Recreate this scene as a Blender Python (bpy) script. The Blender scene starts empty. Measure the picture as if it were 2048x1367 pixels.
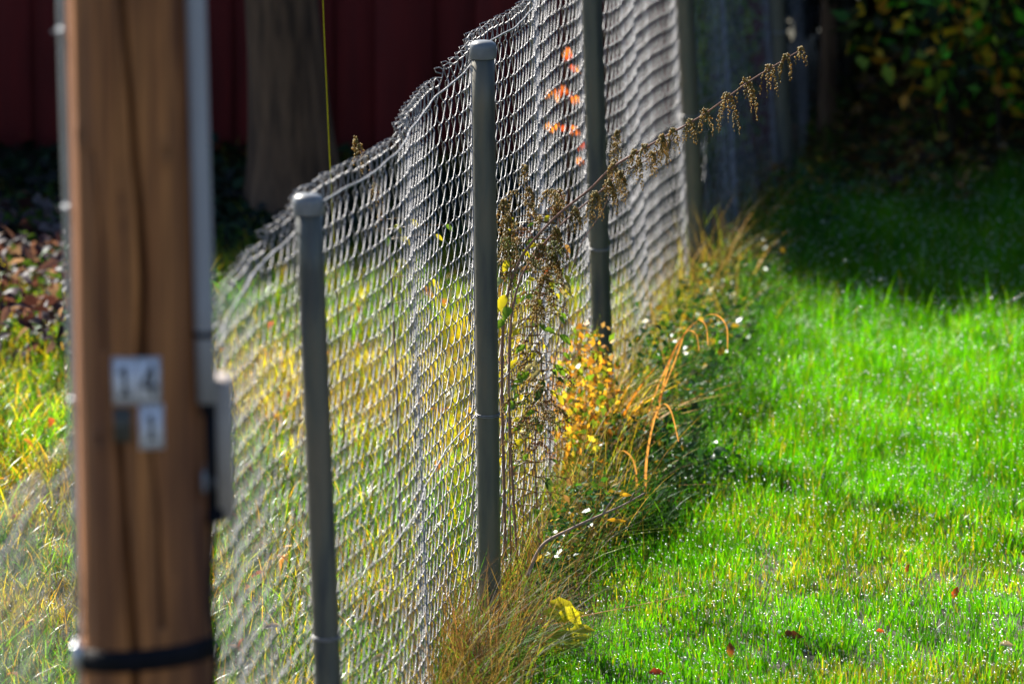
import bpy, math, random
import numpy as np
from mathutils import Vector, Matrix
R = math.radians
random.seed(7); rng = np.random.default_rng(7)
scn = bpy.context.scene
COL = scn.collection

# ------------------------------------------------------------ camera, sky, sun
FPX = 18000.0; CH = 3.4; PITCH = math.atan(2631.5/FPX)
cam = bpy.data.cameras.new('camera'); co = bpy.data.objects.new('camera', cam); COL.objects.link(co)
co.location = (0, 0, CH); co.rotation_euler = (R(90)-PITCH, 0, 0)
cam.sensor_width = 36; cam.lens = 36*FPX/2048
cam.clip_end = 500; cam.clip_start = .5
cam.dof.use_dof = True; cam.dof.focus_distance = 19.25; cam.dof.aperture_fstop = 5.9
scn.camera = co
SAZ = 34; SEL = 36
w = bpy.data.worlds.new('World'); scn.world = w; w.use_nodes = True
nt = w.node_tree; bg = nt.nodes['Background']
sky = nt.nodes.new('ShaderNodeTexSky'); sky.sky_type = 'NISHITA'; sky.sun_disc = False
sky.sun_elevation = R(SEL); sky.sun_rotation = R(-SAZ); sky.air_density = 1.0; sky.dust_density = .3; sky.ozone_density = 2.5
nt.links.new(sky.outputs[0], bg.inputs[0]); bg.inputs[1].default_value = 0.05
sl = bpy.data.lights.new('sun', 'SUN'); sl.energy = 5.0; sl.angle = R(.5); sl.color = (1, .93, .8)
so = bpy.data.objects.new('sun', sl); COL.objects.link(so)
SD = Vector((-math.sin(R(SAZ))*math.cos(R(SEL)), math.cos(R(SAZ))*math.cos(R(SEL)), math.sin(R(SEL))))
so.rotation_euler = SD.to_track_quat('Z', 'Y').to_euler(); so.location = (0, 0, 20)
vs = scn.view_settings; vs.view_transform = 'Standard'; vs.look = 'None'; vs.gamma = 1; vs.exposure = 1.6
scn.cycles.max_bounces = 8; scn.cycles.transparent_max_bounces = 8
scn.cycles.sample_clamp_indirect = 4

# ------------------------------------------------------------ measuring helpers
_f = Vector((0, math.cos(PITCH), -math.sin(PITCH))); _u = Vector((0, math.sin(PITCH), math.cos(PITCH)))
def ray(px, py): return _f + Vector((1, 0, 0))*((px-1024)/FPX) + _u*((683.5-py)/FPX)
def G(px, py, z=0.0):
    r = ray(px, py); return Vector((0, 0, CH)) + r*((z-CH)/r.z)
def P(px, py, Y):
    r = ray(px, py); return Vector((0, 0, CH)) + r*(Y/r.y)

# ------------------------------------------------------------ noise
_tab = rng.random((256, 256))
def vnoise(x, y, s=1.0, o=0):
    x = np.asarray(x, float)*s+37.3+o*11.7; y = np.asarray(y, float)*s+91.1+o*5.3
    xi = np.floor(x).astype(int); yi = np.floor(y).astype(int); fx = x-xi; fy = y-yi
    fx = fx*fx*(3-2*fx); fy = fy*fy*(3-2*fy)
    a = _tab[xi % 256, yi % 256]; b = _tab[(xi+1) % 256, yi % 256]; c = _tab[xi % 256, (yi+1) % 256]; d = _tab[(xi+1) % 256, (yi+1) % 256]
    return (a*(1-fx)+b*fx)*(1-fy)+(c*(1-fx)+d*fx)*fy

# ------------------------------------------------------------ object helpers
def tag(o, label=None, cat=None, group=None, kind=None):
    if label: o['label'] = label
    if cat: o['category'] = cat
    if group: o['group'] = group
    if kind: o['kind'] = kind
    return o
def empty(name, loc=(0, 0, 0)):
    o = bpy.data.objects.new(name, None); COL.objects.link(o); o.location = loc; o.empty_display_size = .1
    return o
def link(name, me, mat, parent=None):
    o = bpy.data.objects.new(name, me); COL.objects.link(o)
    if mat: me.materials.append(mat)
    if parent:
        o.parent = parent; o.matrix_parent_inverse = Matrix.Translation(-Vector(parent.location)) if parent.parent is None else Matrix.Identity(4)
    return o
def fast(name, V, faces_by_n, cols, mat, parent=None, smooth=False):
    me = bpy.data.meshes.new(name); V = np.asarray(V, np.float32)
    fl = [np.asarray(f, np.int32) for f in faces_by_n if len(f)]
    nl = sum(f.size for f in fl); nf = sum(len(f) for f in fl)
    me.vertices.add(len(V)); me.vertices.foreach_set('co', V.ravel())
    me.loops.add(nl); me.loops.foreach_set('vertex_index', np.concatenate([f.ravel() for f in fl]))
    tot = np.concatenate([np.full(len(f), f.shape[1], np.int32) for f in fl]); st = np.concatenate([[0], np.cumsum(tot)[:-1]]).astype(np.int32)
    me.polygons.add(nf); me.polygons.foreach_set('loop_start', st); me.polygons.foreach_set('loop_total', tot)
    if smooth: me.polygons.foreach_set('use_smooth', np.ones(nf, bool))
    if cols is not None:
        a = me.attributes.new('col', 'FLOAT_COLOR', 'POINT'); c = np.ones((len(V), 4), np.float32); c[:, :3] = cols
        a.data.foreach_set('color', c.ravel())
    me.update(calc_edges=True); me.validate()
    return link(name, me, mat, parent)

class MB:
    """collects tubes, leaves, boxes and blobs into one mesh"""
    def __init__(s): s.v = []; s.q = []; s.t = []; s.c = []; s.n = 0
    def add(s, V, quads=(), tris=(), col=(.5, .5, .5)):
        V = np.asarray(V, float).reshape(-1, 3); k = s.n
        s.v.append(V); s.c.append(np.broadcast_to(np.asarray(col, float), (len(V), 3)) if np.ndim(col) == 1 else np.asarray(col, float))
        if len(quads): s.q.append(np.asarray(quads, int).reshape(-1, 4)+k)
        if len(tris): s.t.append(np.asarray(tris, int).reshape(-1, 3)+k)
        s.n += len(V)
    def tube(s, pts, r, sides=6, col=(.5, .5, .5), cap=True):
        p = np.asarray([tuple(a) for a in pts], float); n = len(p)
        r = np.broadcast_to(np.asarray(r, float), (n,))
        T = np.gradient(p, axis=0); T /= np.linalg.norm(T, axis=1)[:, None]+1e-12
        ref = np.array([0., 0, 1]) if abs(T[:, 2]).mean() < .8 else np.array([1., 0, 0])
        A = np.cross(T, ref); A /= np.linalg.norm(A, axis=1)[:, None]+1e-12; B = np.cross(T, A)
        th = np.arange(sides)*2*math.pi/sides
        V = p[:, None]+r[:, None, None]*(A[:, None]*np.cos(th)[None, :, None]+B[:, None]*np.sin(th)[None, :, None])
        i, j = np.meshgrid(np.arange(n-1), np.arange(sides), indexing='ij'); j2 = (j+1) % sides
        Q = np.stack([i*sides+j, i*sides+j2, (i+1)*sides+j2, (i+1)*sides+j], -1).reshape(-1, 4)
        V = V.reshape(-1, 3); tr = []
        if cap:
            V = np.vstack([V, p[:1], p[-1:]]); a, b = n*sides, n*sides+1
            tr = [(a, (k+1) % sides, k) for k in range(sides)]+[(b, (n-1)*sides+k, (n-1)*sides+(k+1) % sides) for k in range(sides)]
        s.add(V, Q, tr, col)
    def box(s, c, h, col=(.5, .5, .5), M=None, bev=.0):
        sx, sy, sz = h
        if bev <= 0: bev = min(h)*.12
        V = []; 
        # rounded box: 3 rings of an inset profile
        for z, ins in ((-sz, bev), (-sz+bev, 0), (sz-bev, 0), (sz, bev)):
            x, y = sx-ins, sy-ins; b = bev*.9
            V += [(x-b, -y, z), (x, -y+b, z), (x, y-b, z), (x-b, y, z), (-x+b, y, z), (-x, y-b, z), (-x, -y+b, z), (-x+b, -y, z)]
        V = np.array(V)
        if M is not None: V = V @ np.array(M).T
        V = V+np.array(c); Q = []; T = []
        for k in range(3):
            for j in range(8): Q.append((k*8+j, k*8+(j+1) % 8, (k+1)*8+(j+1) % 8, (k+1)*8+j))
        for base, fl in ((0, 1), (24, 0)):
            for j in range(1, 7):
                T.append((base, base+j+1, base+j) if fl else (base, base+j, base+j+1))
        s.add(V, Q, T, col)
    def leaf(s, b, d, nrm, L, W, col, curl=.25, rows=5, lobes=0):
        b = np.array(b, float); d = np.array(d, float); d /= np.linalg.norm(d)+1e-9
        nrm = np.array(nrm, float); nrm -= d*nrm.dot(d); nrm /= np.linalg.norm(nrm)+1e-9; side = np.cross(d, nrm)
        V = []; C = []
        for k in range(rows+1):
            t = k/rows; wd = W*.5*(math.sin(math.pi*min(1, t*.93+.05))**.8)*(1-.25*t)
            if lobes: wd *= (1-.42*abs(math.sin(t*math.pi*lobes)))
            c = b+d*L*t-nrm*L*curl*t*t; up = nrm*wd*.35
            V += [c-side*wd+up, c, c+side*wd+up]
            cc = np.array(col)*(1+.15*math.sin(7*t)); C += [cc, cc*.85, cc]
        Q = []
        for k in range(rows):
            a = 3*k; Q += [(a, a+1, a+4, a+3), (a+1, a+2, a+5, a+4)]
        s.add(V, Q, (), np.array(C))
    def blob(s, c, r, col):
        a = r; V = np.array([(a, 0, 0), (-a, 0, 0), (0, a, 0), (0, -a, 0), (0, 0, a*1.3), (0, 0, -a*1.3)])*rng.uniform(.7, 1.3, (6, 1))+np.array(c)
        s.add(V, (), [(0, 2, 4), (2, 1, 4), (1, 3, 4), (3, 0, 4), (2, 0, 5), (1, 2, 5), (3, 1, 5), (0, 3, 5)], col)
    def build(s, name, mat, parent=None, smooth=False):
        if not s.n: return None
        return fast(name, np.vstack(s.v), [np.vstack(s.q) if s.q else [], np.vstack(s.t) if s.t else []], np.vstack(s.c), mat, parent, smooth)

def spline(pts, n=8):
    p = [Vector(a) for a in pts]; out = []
    for i in range(len(p)-1):
        a = p[max(i-1, 0)]; b = p[i]; c = p[i+1]; d = p[min(i+2, len(p)-1)]
        for k in range(n):
            t = k/n; out.append(.5*((2*b)+(c-a)*t+(2*a-5*b+4*c-d)*t*t+(3*b-a-3*c+d)*t**3))
    out.append(p[-1]); return out

# ------------------------------------------------------------ materials
def mat_new(name):
    m = bpy.data.materials.new(name); m.use_nodes = True; nt = m.node_tree; nt.nodes.clear(); out = nt.nodes.new('ShaderNodeOutputMaterial')
    return m, nt, out
def nd(nt, t, **k):
    n = nt.nodes.new(t)
    for a, b in k.items(): setattr(n, a, b)
    return n
def plant_mat(name, trans=.45, gloss=.1, rough=.3, tint=(1.5, 1.25, .6)):
    m, nt, out = mat_new(name); L = nt.links.new
    at = nd(nt, 'ShaderNodeAttribute', attribute_name='col')
    tc = nd(nt, 'ShaderNodeTexCoord'); nz = nd(nt, 'ShaderNodeTexNoise'); nz.inputs['Scale'].default_value = 60; L(tc.outputs['Object'], nz.inputs['Vector'])
    mr = nd(nt, 'ShaderNodeMapRange'); mr.inputs[3].default_value = .7; mr.inputs[4].default_value = 1.3; L(nz.outputs[0], mr.inputs[0])
    vm = nd(nt, 'ShaderNodeVectorMath', operation='SCALE'); L(at.outputs['Color'], vm.inputs[0]); L(mr.outputs[0], vm.inputs['Scale'])
    df = nd(nt, 'ShaderNodeBsdfDiffuse'); L(vm.outputs[0], df.inputs[0])
    tr = nd(nt, 'ShaderNodeBsdfTranslucent'); tm = nd(nt, 'ShaderNodeVectorMath', operation='MULTIPLY'); tm.inputs[1].default_value = tint; L(vm.outputs[0], tm.inputs[0]); L(tm.outputs[0], tr.inputs[0])
    m1 = nd(nt, 'ShaderNodeMixShader'); m1.inputs[0].default_value = trans; L(df.outputs[0], m1.inputs[1]); L(tr.outputs[0], m1.inputs[2])
    gl = nd(nt, 'ShaderNodeBsdfGlossy'); gl.inputs['Roughness'].default_value = rough; gl.inputs[0].default_value = (.9, .95, 1, 1)
    fr = nd(nt, 'ShaderNodeLayerWeight'); fr.inputs[0].default_value = .2; mm = nd(nt, 'ShaderNodeMapRange'); mm.inputs[3].default_value = gloss*.3; mm.inputs[4].default_value = gloss*2; L(fr.outputs['Facing'], mm.inputs[0])
    m2 = nd(nt, 'ShaderNodeMixShader'); L(mm.outputs[0], m2.inputs[0]); L(m1.outputs[0], m2.inputs[1]); L(gl.outputs[0], m2.inputs[2])
    L(m2.outputs[0], out.inputs[0]); return m
def surf(name, c1, c2, scale=(10, 10, 10), rough=.6, metal=0, bump=.2, rr=(.3, .7), c3=None, detail=6, spec=.5, space='Object'):
    m, nt, out = mat_new(name); L = nt.links.new
    tc = nd(nt, 'ShaderNodeTexCoord'); mp = nd(nt, 'ShaderNodeMapping'); mp.inputs['Scale'].default_value = scale; L(tc.outputs[space], mp.inputs[0])
    nz = nd(nt, 'ShaderNodeTexNoise'); nz.inputs['Scale'].default_value = 1; nz.inputs['Detail'].default_value = detail; L(mp.outputs[0], nz.inputs['Vector'])
    cr = nd(nt, 'ShaderNodeValToRGB'); e = cr.color_ramp.elements; e[0].position = rr[0]; e[1].position = rr[1]; e[0].color = (*c1, 1); e[1].color = (*c2, 1)
    if c3: x = e.new((rr[0]+rr[1])/2); x.color = (*c3, 1)
    L(nz.outputs[0], cr.inputs[0])
    b = nd(nt, 'ShaderNodeBsdfPrincipled'); L(cr.outputs[0], b.inputs['Base Color']); b.inputs['Metallic'].default_value = metal; b.inputs['Specular IOR Level'].default_value = spec
    r2 = nd(nt, 'ShaderNodeMapRange'); r2.inputs[3].default_value = rough-.12; r2.inputs[4].default_value = rough+.12; L(nz.outputs[0], r2.inputs[0]); L(r2.outputs[0], b.inputs['Roughness'])
    if bump: bp = nd(nt, 'ShaderNodeBump'); bp.inputs['Strength'].default_value = bump; bp.inputs['Distance'].default_value = .004; L(nz.outputs[0], bp.inputs['Height']); L(bp.outputs[0], b.inputs['Normal'])
    L(b.outputs[0], out.inputs[0]); return m

M_grass = plant_mat('grass_blades', .6, .03, .28, (2.0, 1.95, .3))
M_foot = plant_mat('foot_grass', .45, .012, .4, (1.7, 1.6, .5))
M_stem = plant_mat('plant_stems', .0, .02, .5)
M_dry = plant_mat('dry_plant', .5, .03, .5, (1.5, 1.05, .5))
M_leaf = plant_mat('leaves', .45, .035, .35)
M_darkleaf = plant_mat('hedge_leaves', .2, .03, .5)
M_ground = surf('ground_soil', (.018, .022, .008), (.05, .045, .02), (9, 9, 9), .9, bump=.6)
M_galv = surf('galvanised_post', (.04, .05, .065), (.165, .14, .105), (26, 26, 4), .45, .25, .15, c3=(.11, .11, .095))
M_wire = surf('galvanised_wire', (.18, .18, .20), (.35, .35, .375), (40, 40, 40), .48, .35, 0)
M_cap = surf('cap_plastic', (.15, .16, .18), (.21, .22, .24), (40, 40, 40), .4, 0, .1)
M_bark = surf('bark', (.045, .022, .012), (.19, .105, .06), (30, 30, 5), .9, 0, .8)
M_red = surf('red_paint', (.11, .008, .010), (.18, .013, .014), (25, 25, 3), .8, 0, .4)
M_roof = surf('roof_sheet', (.05, .05, .055), (.09, .09, .09), (5, 5, 5), .6)
M_conduit = surf('grey_plastic_pipe', (.27, .27, .32), (.33, .33, .38), (20, 20, 5), .4, 0, .05)
M_steel = surf('steel_pipe', (.4, .42, .46), (.55, .57, .62), (30, 30, 6), .35, .7, .1)
M_black = surf('black_rubber', (.003, .004, .008), (.008, .008, .014), (30, 30, 30), .75, 0, .1, spec=.15)
M_box = surf('beige_box', (.34, .28, .26), (.42, .36, .33), (20, 20, 20), .5, 0, .05)
M_plate = surf('enamel_plate', (.6, .6, .72), (.74, .74, .84), (60, 60, 60), .4, 0, .05)
M_plated = surf('dark_plate', (.03, .03, .03), (.09, .085, .075), (180, 180, 180), .5, 0, .1)
M_ink = surf('black_ink', (.012, .012, .02), (.03, .03, .04), (30, 30, 30), .5, 0, 0)

def wood_mat():
    m, nt, out = mat_new('pole_wood'); L = nt.links.new
    tc = nd(nt, 'ShaderNodeTexCoord')
    def noise(sc, det=5, dist=0):
        mp = nd(nt, 'ShaderNodeMapping'); mp.inputs['Scale'].default_value = sc; L(tc.outputs['Object'], mp.inputs[0])
        n = nd(nt, 'ShaderNodeTexNoise'); n.inputs['Scale'].default_value = 1; n.inputs['Detail'].default_value = det; n.inputs['Distortion'].default_value = dist; L(mp.outputs[0], n.inputs['Vector']); return n
    a = noise((16, 16, 1.3)); b = noise((110, 110, 4), 6); c = noise((28, 28, 2.2), 4, .6)
    cr = nd(nt, 'ShaderNodeValToRGB'); e = cr.color_ramp.elements; e[0].position = .32; e[1].position = .68; e[0].color = (.12, .036, .018, 1); e[1].color = (.45, .18, .052, 1); L(a.outputs[0], cr.inputs[0])
    c2 = nd(nt, 'ShaderNodeValToRGB'); e = c2.color_ramp.elements; e[0].position = .38; e[1].position = .6; e[0].color = (.6, .55, .55, 1); e[1].color = (1.05, 1, 1, 1); L(b.outputs[0], c2.inputs[0])
    c3 = nd(nt, 'ShaderNodeValToRGB'); e = c3.color_ramp.elements; e[0].position = .3; e[1].position = .5; e[0].color = (.5, .42, .42, 1); e[1].color = (1, 1, 1, 1); L(c.outputs[0], c3.inputs[0])
    m1 = nd(nt, 'ShaderNodeMix', data_type='RGBA', blend_type='MULTIPLY'); m1.inputs[0].default_value = 1; L(cr.outputs[0], m1.inputs[6]); L(c2.outputs[0], m1.inputs[7])
    m2 = nd(nt, 'ShaderNodeMix', data_type='RGBA', blend_type='MULTIPLY'); m2.inputs[0].default_value = 1; L(m1.outputs[2], m2.inputs[6]); L(c3.outputs[0], m2.inputs[7])
    at = nd(nt, 'ShaderNodeAttribute', attribute_name='col')
    m3 = nd(nt, 'ShaderNodeMix', data_type='RGBA', blend_type='MULTIPLY'); m3.inputs[0].default_value = 1; L(m2.outputs[2], m3.inputs[6]); L(at.outputs['Color'], m3.inputs[7])
    p = nd(nt, 'ShaderNodeBsdfPrincipled'); p.inputs['Roughness'].default_value = .72; L(m3.outputs[2], p.inputs['Base Color'])
    bp = nd(nt, 'ShaderNodeBump'); bp.inputs['Strength'].default_value = .5; bp.inputs['Distance'].default_value = .003; L(b.outputs[0], bp.inputs['Height']); L(bp.outputs[0], p.inputs['Normal'])
    L(p.outputs[0], out.inputs[0]); return m
M_wood = wood_mat()
def dew_mat():
    m, nt, out = mat_new('dew'); L = nt.links.new
    p = nd(nt, 'ShaderNodeBsdfGlossy'); p.inputs['Roughness'].default_value = .3; p.inputs[0].default_value = (1, 1, 1, 1)
    t = nd(nt, 'ShaderNodeBsdfRefraction'); t.inputs['IOR'].default_value = 1.33; t.inputs['Roughness'].default_value = .35
    x = nd(nt, 'ShaderNodeMixShader'); x.inputs[0].default_value = .5; L(p.outputs[0], x.inputs[1]); L(t.outputs[0], x.inputs[2]); L(x.outputs[0], out.inputs[0]); return m
M_dew = dew_mat()

# ------------------------------------------------------------ ground
def bank(x, y):
    x = np.asarray(x, float); y = np.asarray(y, float)
    e = 25.6-.35*(x-.9)
    k = np.clip((y-e)/2.2, 0, 1); k = k*k*(3-2*k)
    s = np.clip((x-.75)/.9, 0, 1); s = s*s*(3-2*s)
    return .55*k*s
def ground():
    n = 90
    xs = np.concatenate([[-250, -60, -20], np.linspace(-6, 6, n), [20, 60, 250]]); ys = np.concatenate([[-200, -40, 0, 8], np.linspace(12, 34, n), [60, 120, 400]])
    X, Y = np.meshgrid(xs, ys, indexing='ij')
    Z = bank(X, Y)*(np.abs(X) < 7)+(vnoise(X, Y, 3)-.5)*.012*((np.abs(X) < 6) & (Y > 12) & (Y < 34))
    V = np.stack([X, Y, Z], -1).reshape(-1, 3); a, b = len(xs), len(ys)
    i, j = np.meshgrid(np.arange(a-1), np.arange(b-1), indexing='ij')
    Q = np.stack([i*b+j, (i+1)*b+j, (i+1)*b+j+1, i*b+j+1], -1).reshape(-1, 4)
    tag(fast('ground', V, [Q], None, M_ground, smooth=True), kind='structure')
ground()

# ------------------------------------------------------------ chain-link fence
DIA = .048; HP = 1.27
base_px = [(-363, 3566), (254, 2519), (674, 1806), (981, 1290), (1211, 905), (1400, 596), (1576, 400), (1700, 270)]
lean = [.03, .035, .037, .012, .031, .053, .06, .04]
posts = [G(x, y) for x, y in base_px]
fence = tag(empty('chain_link_fence', posts[3]), 'galvanised chain link fence on round grey capped posts, running back between lawn and rough grass', 'fence')
def make_post(i, b, ln):
    HP = 1.305 if i == 2 else 1.286
    mb = MB(); d = Vector((-ln, 0, 1))
    pts = [b+d*z for z in np.linspace(-.1, HP-.01, 12)]; 
    mb.tube(pts, DIA/2, 28); o = mb.build('post', M_galv, fence, True)
    c = MB(); top = b+d*HP; r = DIA/2
    prof = [(r+.0025, -.034), (r+.0045, -.030), (r+.0045, -.012), (r+.004, -.004), (r-.001, .0005), (r*.78, .0035), (r*.35, .005), (.0008, .0055)]
    n = 28; V = []
    for rr, zz in prof:
        for k in range(n):
            th = 2*math.pi*k/n; V.append(top+Vector((rr*math.cos(th), rr*math.sin(th), zz)))
    Q = [(a*n+k, a*n+(k+1) % n, (a+1)*n+(k+1) % n, (a+1)*n+k) for a in range(len(prof)-1) for k in range(n)]
    c.add([tuple(v) for v in V], Q); c.build('cap', M_cap, o, True)
    t = MB(); zt = 1.27*.39
    for off in (0, .0035):
        ring = []
        for k in range(25):
            th = 2*math.pi*k/24+2.6; ring.append(b+d*(zt+off+.003*math.sin(th))+Vector(((r+.0016)*math.cos(th), (r+.0016)*math.sin(th), 0)))
        t.tube(ring, .0013, 5, cap=False)
    e = b+d*zt+Vector((-(r+.004), -.004, 0)); t.tube([e, e+Vector((-.012, -.006, -.006)), e+Vector((-.02, .002, .01)), e+Vector((-.012, .006, .02)), e+Vector((-.004, -.004, .016))], .0014, 5)
    t.build('tie_wire', M_wire, o, True)
for i, (b, ln) in enumerate(zip(posts, lean)): make_post(i, b, ln)

# arclength along the post line
S = [0.0]
for a, b in zip(posts[:-1], posts[1:]): S.append(S[-1]+(b-a).length)
S = np.array(S); BX = np.array([p.x for p in posts]); BY = np.array([p.y for p in posts]); LN = np.array(lean)
def fence_pt(u, z, n):
    u = np.asarray(u, float); bx = np.interp(u, S, BX); by = np.interp(u, S, BY); ln = np.interp(u, S, LN)
    k = np.clip(np.searchsorted(S, u)-1, 0, len(S)-2)
    tx = (BX[k+1]-BX[k]); ty = (BY[k+1]-BY[k]); l = np.hypot(tx, ty); tx /= l; ty /= l
    f = (u-S[k])/(S[k+1]-S[k])
    env = np.clip(np.minimum(f, 1-f)*14, 0, 1)
    ph = (k-2)*.5
    bul = env*(.014*np.sin(3*np.pi*f-.98*np.pi+ph+z*.35)+.0022*np.sin(2*np.pi*f*5.3+ph*2+z*2.1)+.0012*np.sin(2*np.pi*f*11+z*4))
    off = -(DIA/2+.008)+bul*1.0+n
    # left-hand normal is (-ty, tx); the mesh hangs on the rough-grass side
    return np.stack([bx-ln*z+ty*off, by-tx*off, z], -1)
def top_z(u):
    k = np.clip(np.searchsorted(S, u)-1, 0, len(S)-2); f = (u-S[k])/(S[k+1]-S[k])
    return HP+.012-.028*math.sin(math.pi*f)**1.0-.012*f
W_, H_, TH, ROT = .074, .086, .0092, .034
def warp(u, k):
    L_ = S[k+1]-S[k]; f = (u-S[k])/L_; a, c = ((.030, .66) if k == 2 else (.012, .6+.1*math.sin(k*2.)))
    g = lambda x: -a*math.exp(-((x-c)/.14)**2)*(x-c)/.14*1.6
    return S[k]+L_*min(1, max(0, f+g(f)*min(1, 9*min(f, 1-f))))
for k in range(len(S)-1):
    mb = MB(); i0 = int(S[k]/(W_/2)); i1 = int(S[k+1]/(W_/2))
    sides = 5 if 1 <= k <= 4 else 4
    for i in range(i0, i1):
        u0 = warp(i*W_/2, k); tz = float(top_z(u0)); z0 = -ROT*i*W_/2
        m0 = int(math.ceil((.015-z0)/(H_/2))); m1 = int(math.floor((tz-.012-z0)/(H_/2)))
        us = []; zs = []; ns = []
        jit = rng.normal(0, .0008, (m1-m0+2, 2))
        for m in range(m0, m1+1):
            par = 1 if (m+i) % 2 == 0 else -1
            e0 = u0+par*(W_/4+.003); e1 = u0-par*(W_/4+.003); zz = z0+m*H_/2
            s = -par
            ju, jz = jit[m-m0]; ju2, jz2 = jit[m-m0+1]
            us.append(e0+ROT*zz+ju); zs.append(zz+jz); ns.append(0.)
            if m < m1:
                for t in (.055, .16, .84, .945):
                    us.append(e0*(1-t)+e1*t+ROT*(zz+t*H_/2)+ju*(1-t)+ju2*t); zs.append(zz+t*H_/2+jz*(1-t)+jz2*t); ns.append(s*TH/2*(1 if t in (.16, .84) else .62))
            else:  # knuckled end above the last crossing
                h = min(.055, max(.02, tz+.016-zz))+.006*rng.random(); tw = rng.normal(0, .003)
                for du, dz, dn in ((.1, .35, .35), (.16, .85, .5), (.1, 1.0, -.2), (-.12, .97, -.9), (-.14, .72, -.6), (.05, .6, .2)):
                    us.append(u0*.0+e0-par*du*.05+ROT*zz+tw*dz); zs.append(zz+dz*h); ns.append(s*dn*TH*1.2)
        p = fence_pt(np.array(us), np.array(zs), np.array(ns))
        mb.tube(p, .0013, sides, cap=False)
    mb.build('chain_link_panel', M_wire, fence, True)
    tw = MB(); uu = np.linspace(S[k], S[k+1], 40); zz = np.array([float(top_z(min(max(a, S[k]+1e-4), S[k+1]-1e-4))) for a in uu])-.03
    tw.tube(fence_pt(uu, zz, np.full(40, .006)), .0021, 6, cap=False)
    uu2 = np.linspace(S[k], S[k+1], 20); tw.tube(fence_pt(uu2, np.full(20, HP*.39)-.02*np.sin(np.pi*np.linspace(0, 1, 20)), np.full(20, .007)), .0016, 5, cap=False)
    tw.build('tension_wire', M_wire, fence, True)
def fenceX(y): return np.interp(y, BY, BX)

# ------------------------------------------------------------ utility pole
YP = 13.0; pb = P(263, 0, YP); pt_ = P(295, 1300, YP)
ax = (pb-pt_).normalized(); foot = pt_-ax*(pt_.z/ax.z); foot_z = foot.copy(); foot_z.z = 0
pole = tag(empty('utility_pole', foot_z), 'thick round brown wooden pole with two white number plates and pipes clamped to its sides', 'utility pole')
PR = (P(422, 1200, YP)-P(164, 1200, YP)).length/2
axx = (Vector((1, 0, 0))-ax*ax.x).normalized(); ayy = ax.cross(axx)   # ayy points away from the camera
def on_pole(th, h, r): return foot+ax*h+axx*(r*math.cos(th))+ayy*(r*math.sin(th))
def pole_pt(px, py, r=None):
    """angle and height on the pole's front for a place seen on it"""
    q = P(px, py, YP-PR*.8); rel = q-foot; h = rel.dot(ax); x = max(-.999, min(.999, rel.dot(axx)/PR)); return -math.acos(x), h
def shaft():
    nA, nH = 220, 420; hs = np.linspace(-.2, 6.5, nH); 
    hs = np.concatenate([np.linspace(-.2, .8, 20), np.linspace(.82, 2.2, 360), np.linspace(2.25, 7.0, 40)]); nH = len(hs)
    th = np.arange(nA)*2*math.pi/nA
    A, Hh = np.meshgrid(th, hs)
    rad = PR*(1.02-.012*Hh)+.0022*(vnoise(np.cos(A)*3, Hh*.5+np.sin(A)*3, 2)-.5)+.0012*(vnoise(A*14, Hh*1.5, 1, 3)-.5)
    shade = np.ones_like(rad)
    def crack(pts, wd, dp):
        nonlocal rad, shade
        tt = np.array([pole_pt(*p) for p in pts]); o = np.argsort(tt[:, 1]); tt = tt[o]
        c = np.interp(Hh, tt[:, 1], tt[:, 0], left=np.nan, right=np.nan)
        c = c+.035*(vnoise(Hh, Hh*0, 9)-.5)
        dd = (A-2*math.pi-c); dd = (dd+math.pi) % (2*math.pi)-math.pi
        ww = wd*(.55+.9*vnoise(Hh, Hh*0+5, 6))
        g = np.exp(-(dd/ww)**2); g = np.where(np.isnan(g), 0, g)
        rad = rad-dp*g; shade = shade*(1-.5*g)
    crack([(238, -60), (262, 200), (283, 420), (290, 560), (286, 720)], .06, .022)
    crack([(236, 850), (240, 950), (258, 1150), (268, 1300), (270, 1400)], .055, .022)
    crack([(185, 300), (205, 480), (210, 700)], .03, .007)
    crack([(300, 880), (318, 1050), (326, 1250)], .035, .009)
    crack([(345, 900), (352, 1150)], .014, .003)
    crack([(228, -50), (236, 300), (262, 620)], .012, .003)
    # knot
    for kx, ky in ((333, 305), (160, 275), (200, 880)):
        ta, kh = pole_pt(kx, ky); dd = ((A-2*math.pi-ta)+math.pi) % (2*math.pi)-math.pi
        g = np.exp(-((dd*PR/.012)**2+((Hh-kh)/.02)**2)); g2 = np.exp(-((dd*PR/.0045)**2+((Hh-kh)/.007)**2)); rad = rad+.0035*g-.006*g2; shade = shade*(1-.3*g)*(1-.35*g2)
    p = np.array(foot)+Hh[..., None]*np.array(ax)+rad[..., None]*(np.cos(A)[..., None]*np.array(axx)+np.sin(A)[..., None]*np.array(ayy))
    i, j = np.meshgrid(np.arange(nH-1), np.arange(nA), indexing='ij'); j2 = (j+1) % nA
    Q = np.stack([i*nA+j, i*nA+j2, (i+1)*nA+j2, (i+1)*nA+j], -1).reshape(-1, 4)
    V = p.reshape(-1, 3); V = np.vstack([V, [np.array(foot+ax*7.06)]]); t = len(V)-1
    T = [((nH-1)*nA+k, (nH-1)*nA+(k+1) % nA, t) for k in range(nA)]
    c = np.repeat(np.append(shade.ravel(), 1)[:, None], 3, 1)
    return fast('shaft', V, [Q, T], c, M_wood, pole, True)
shaft()
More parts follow.
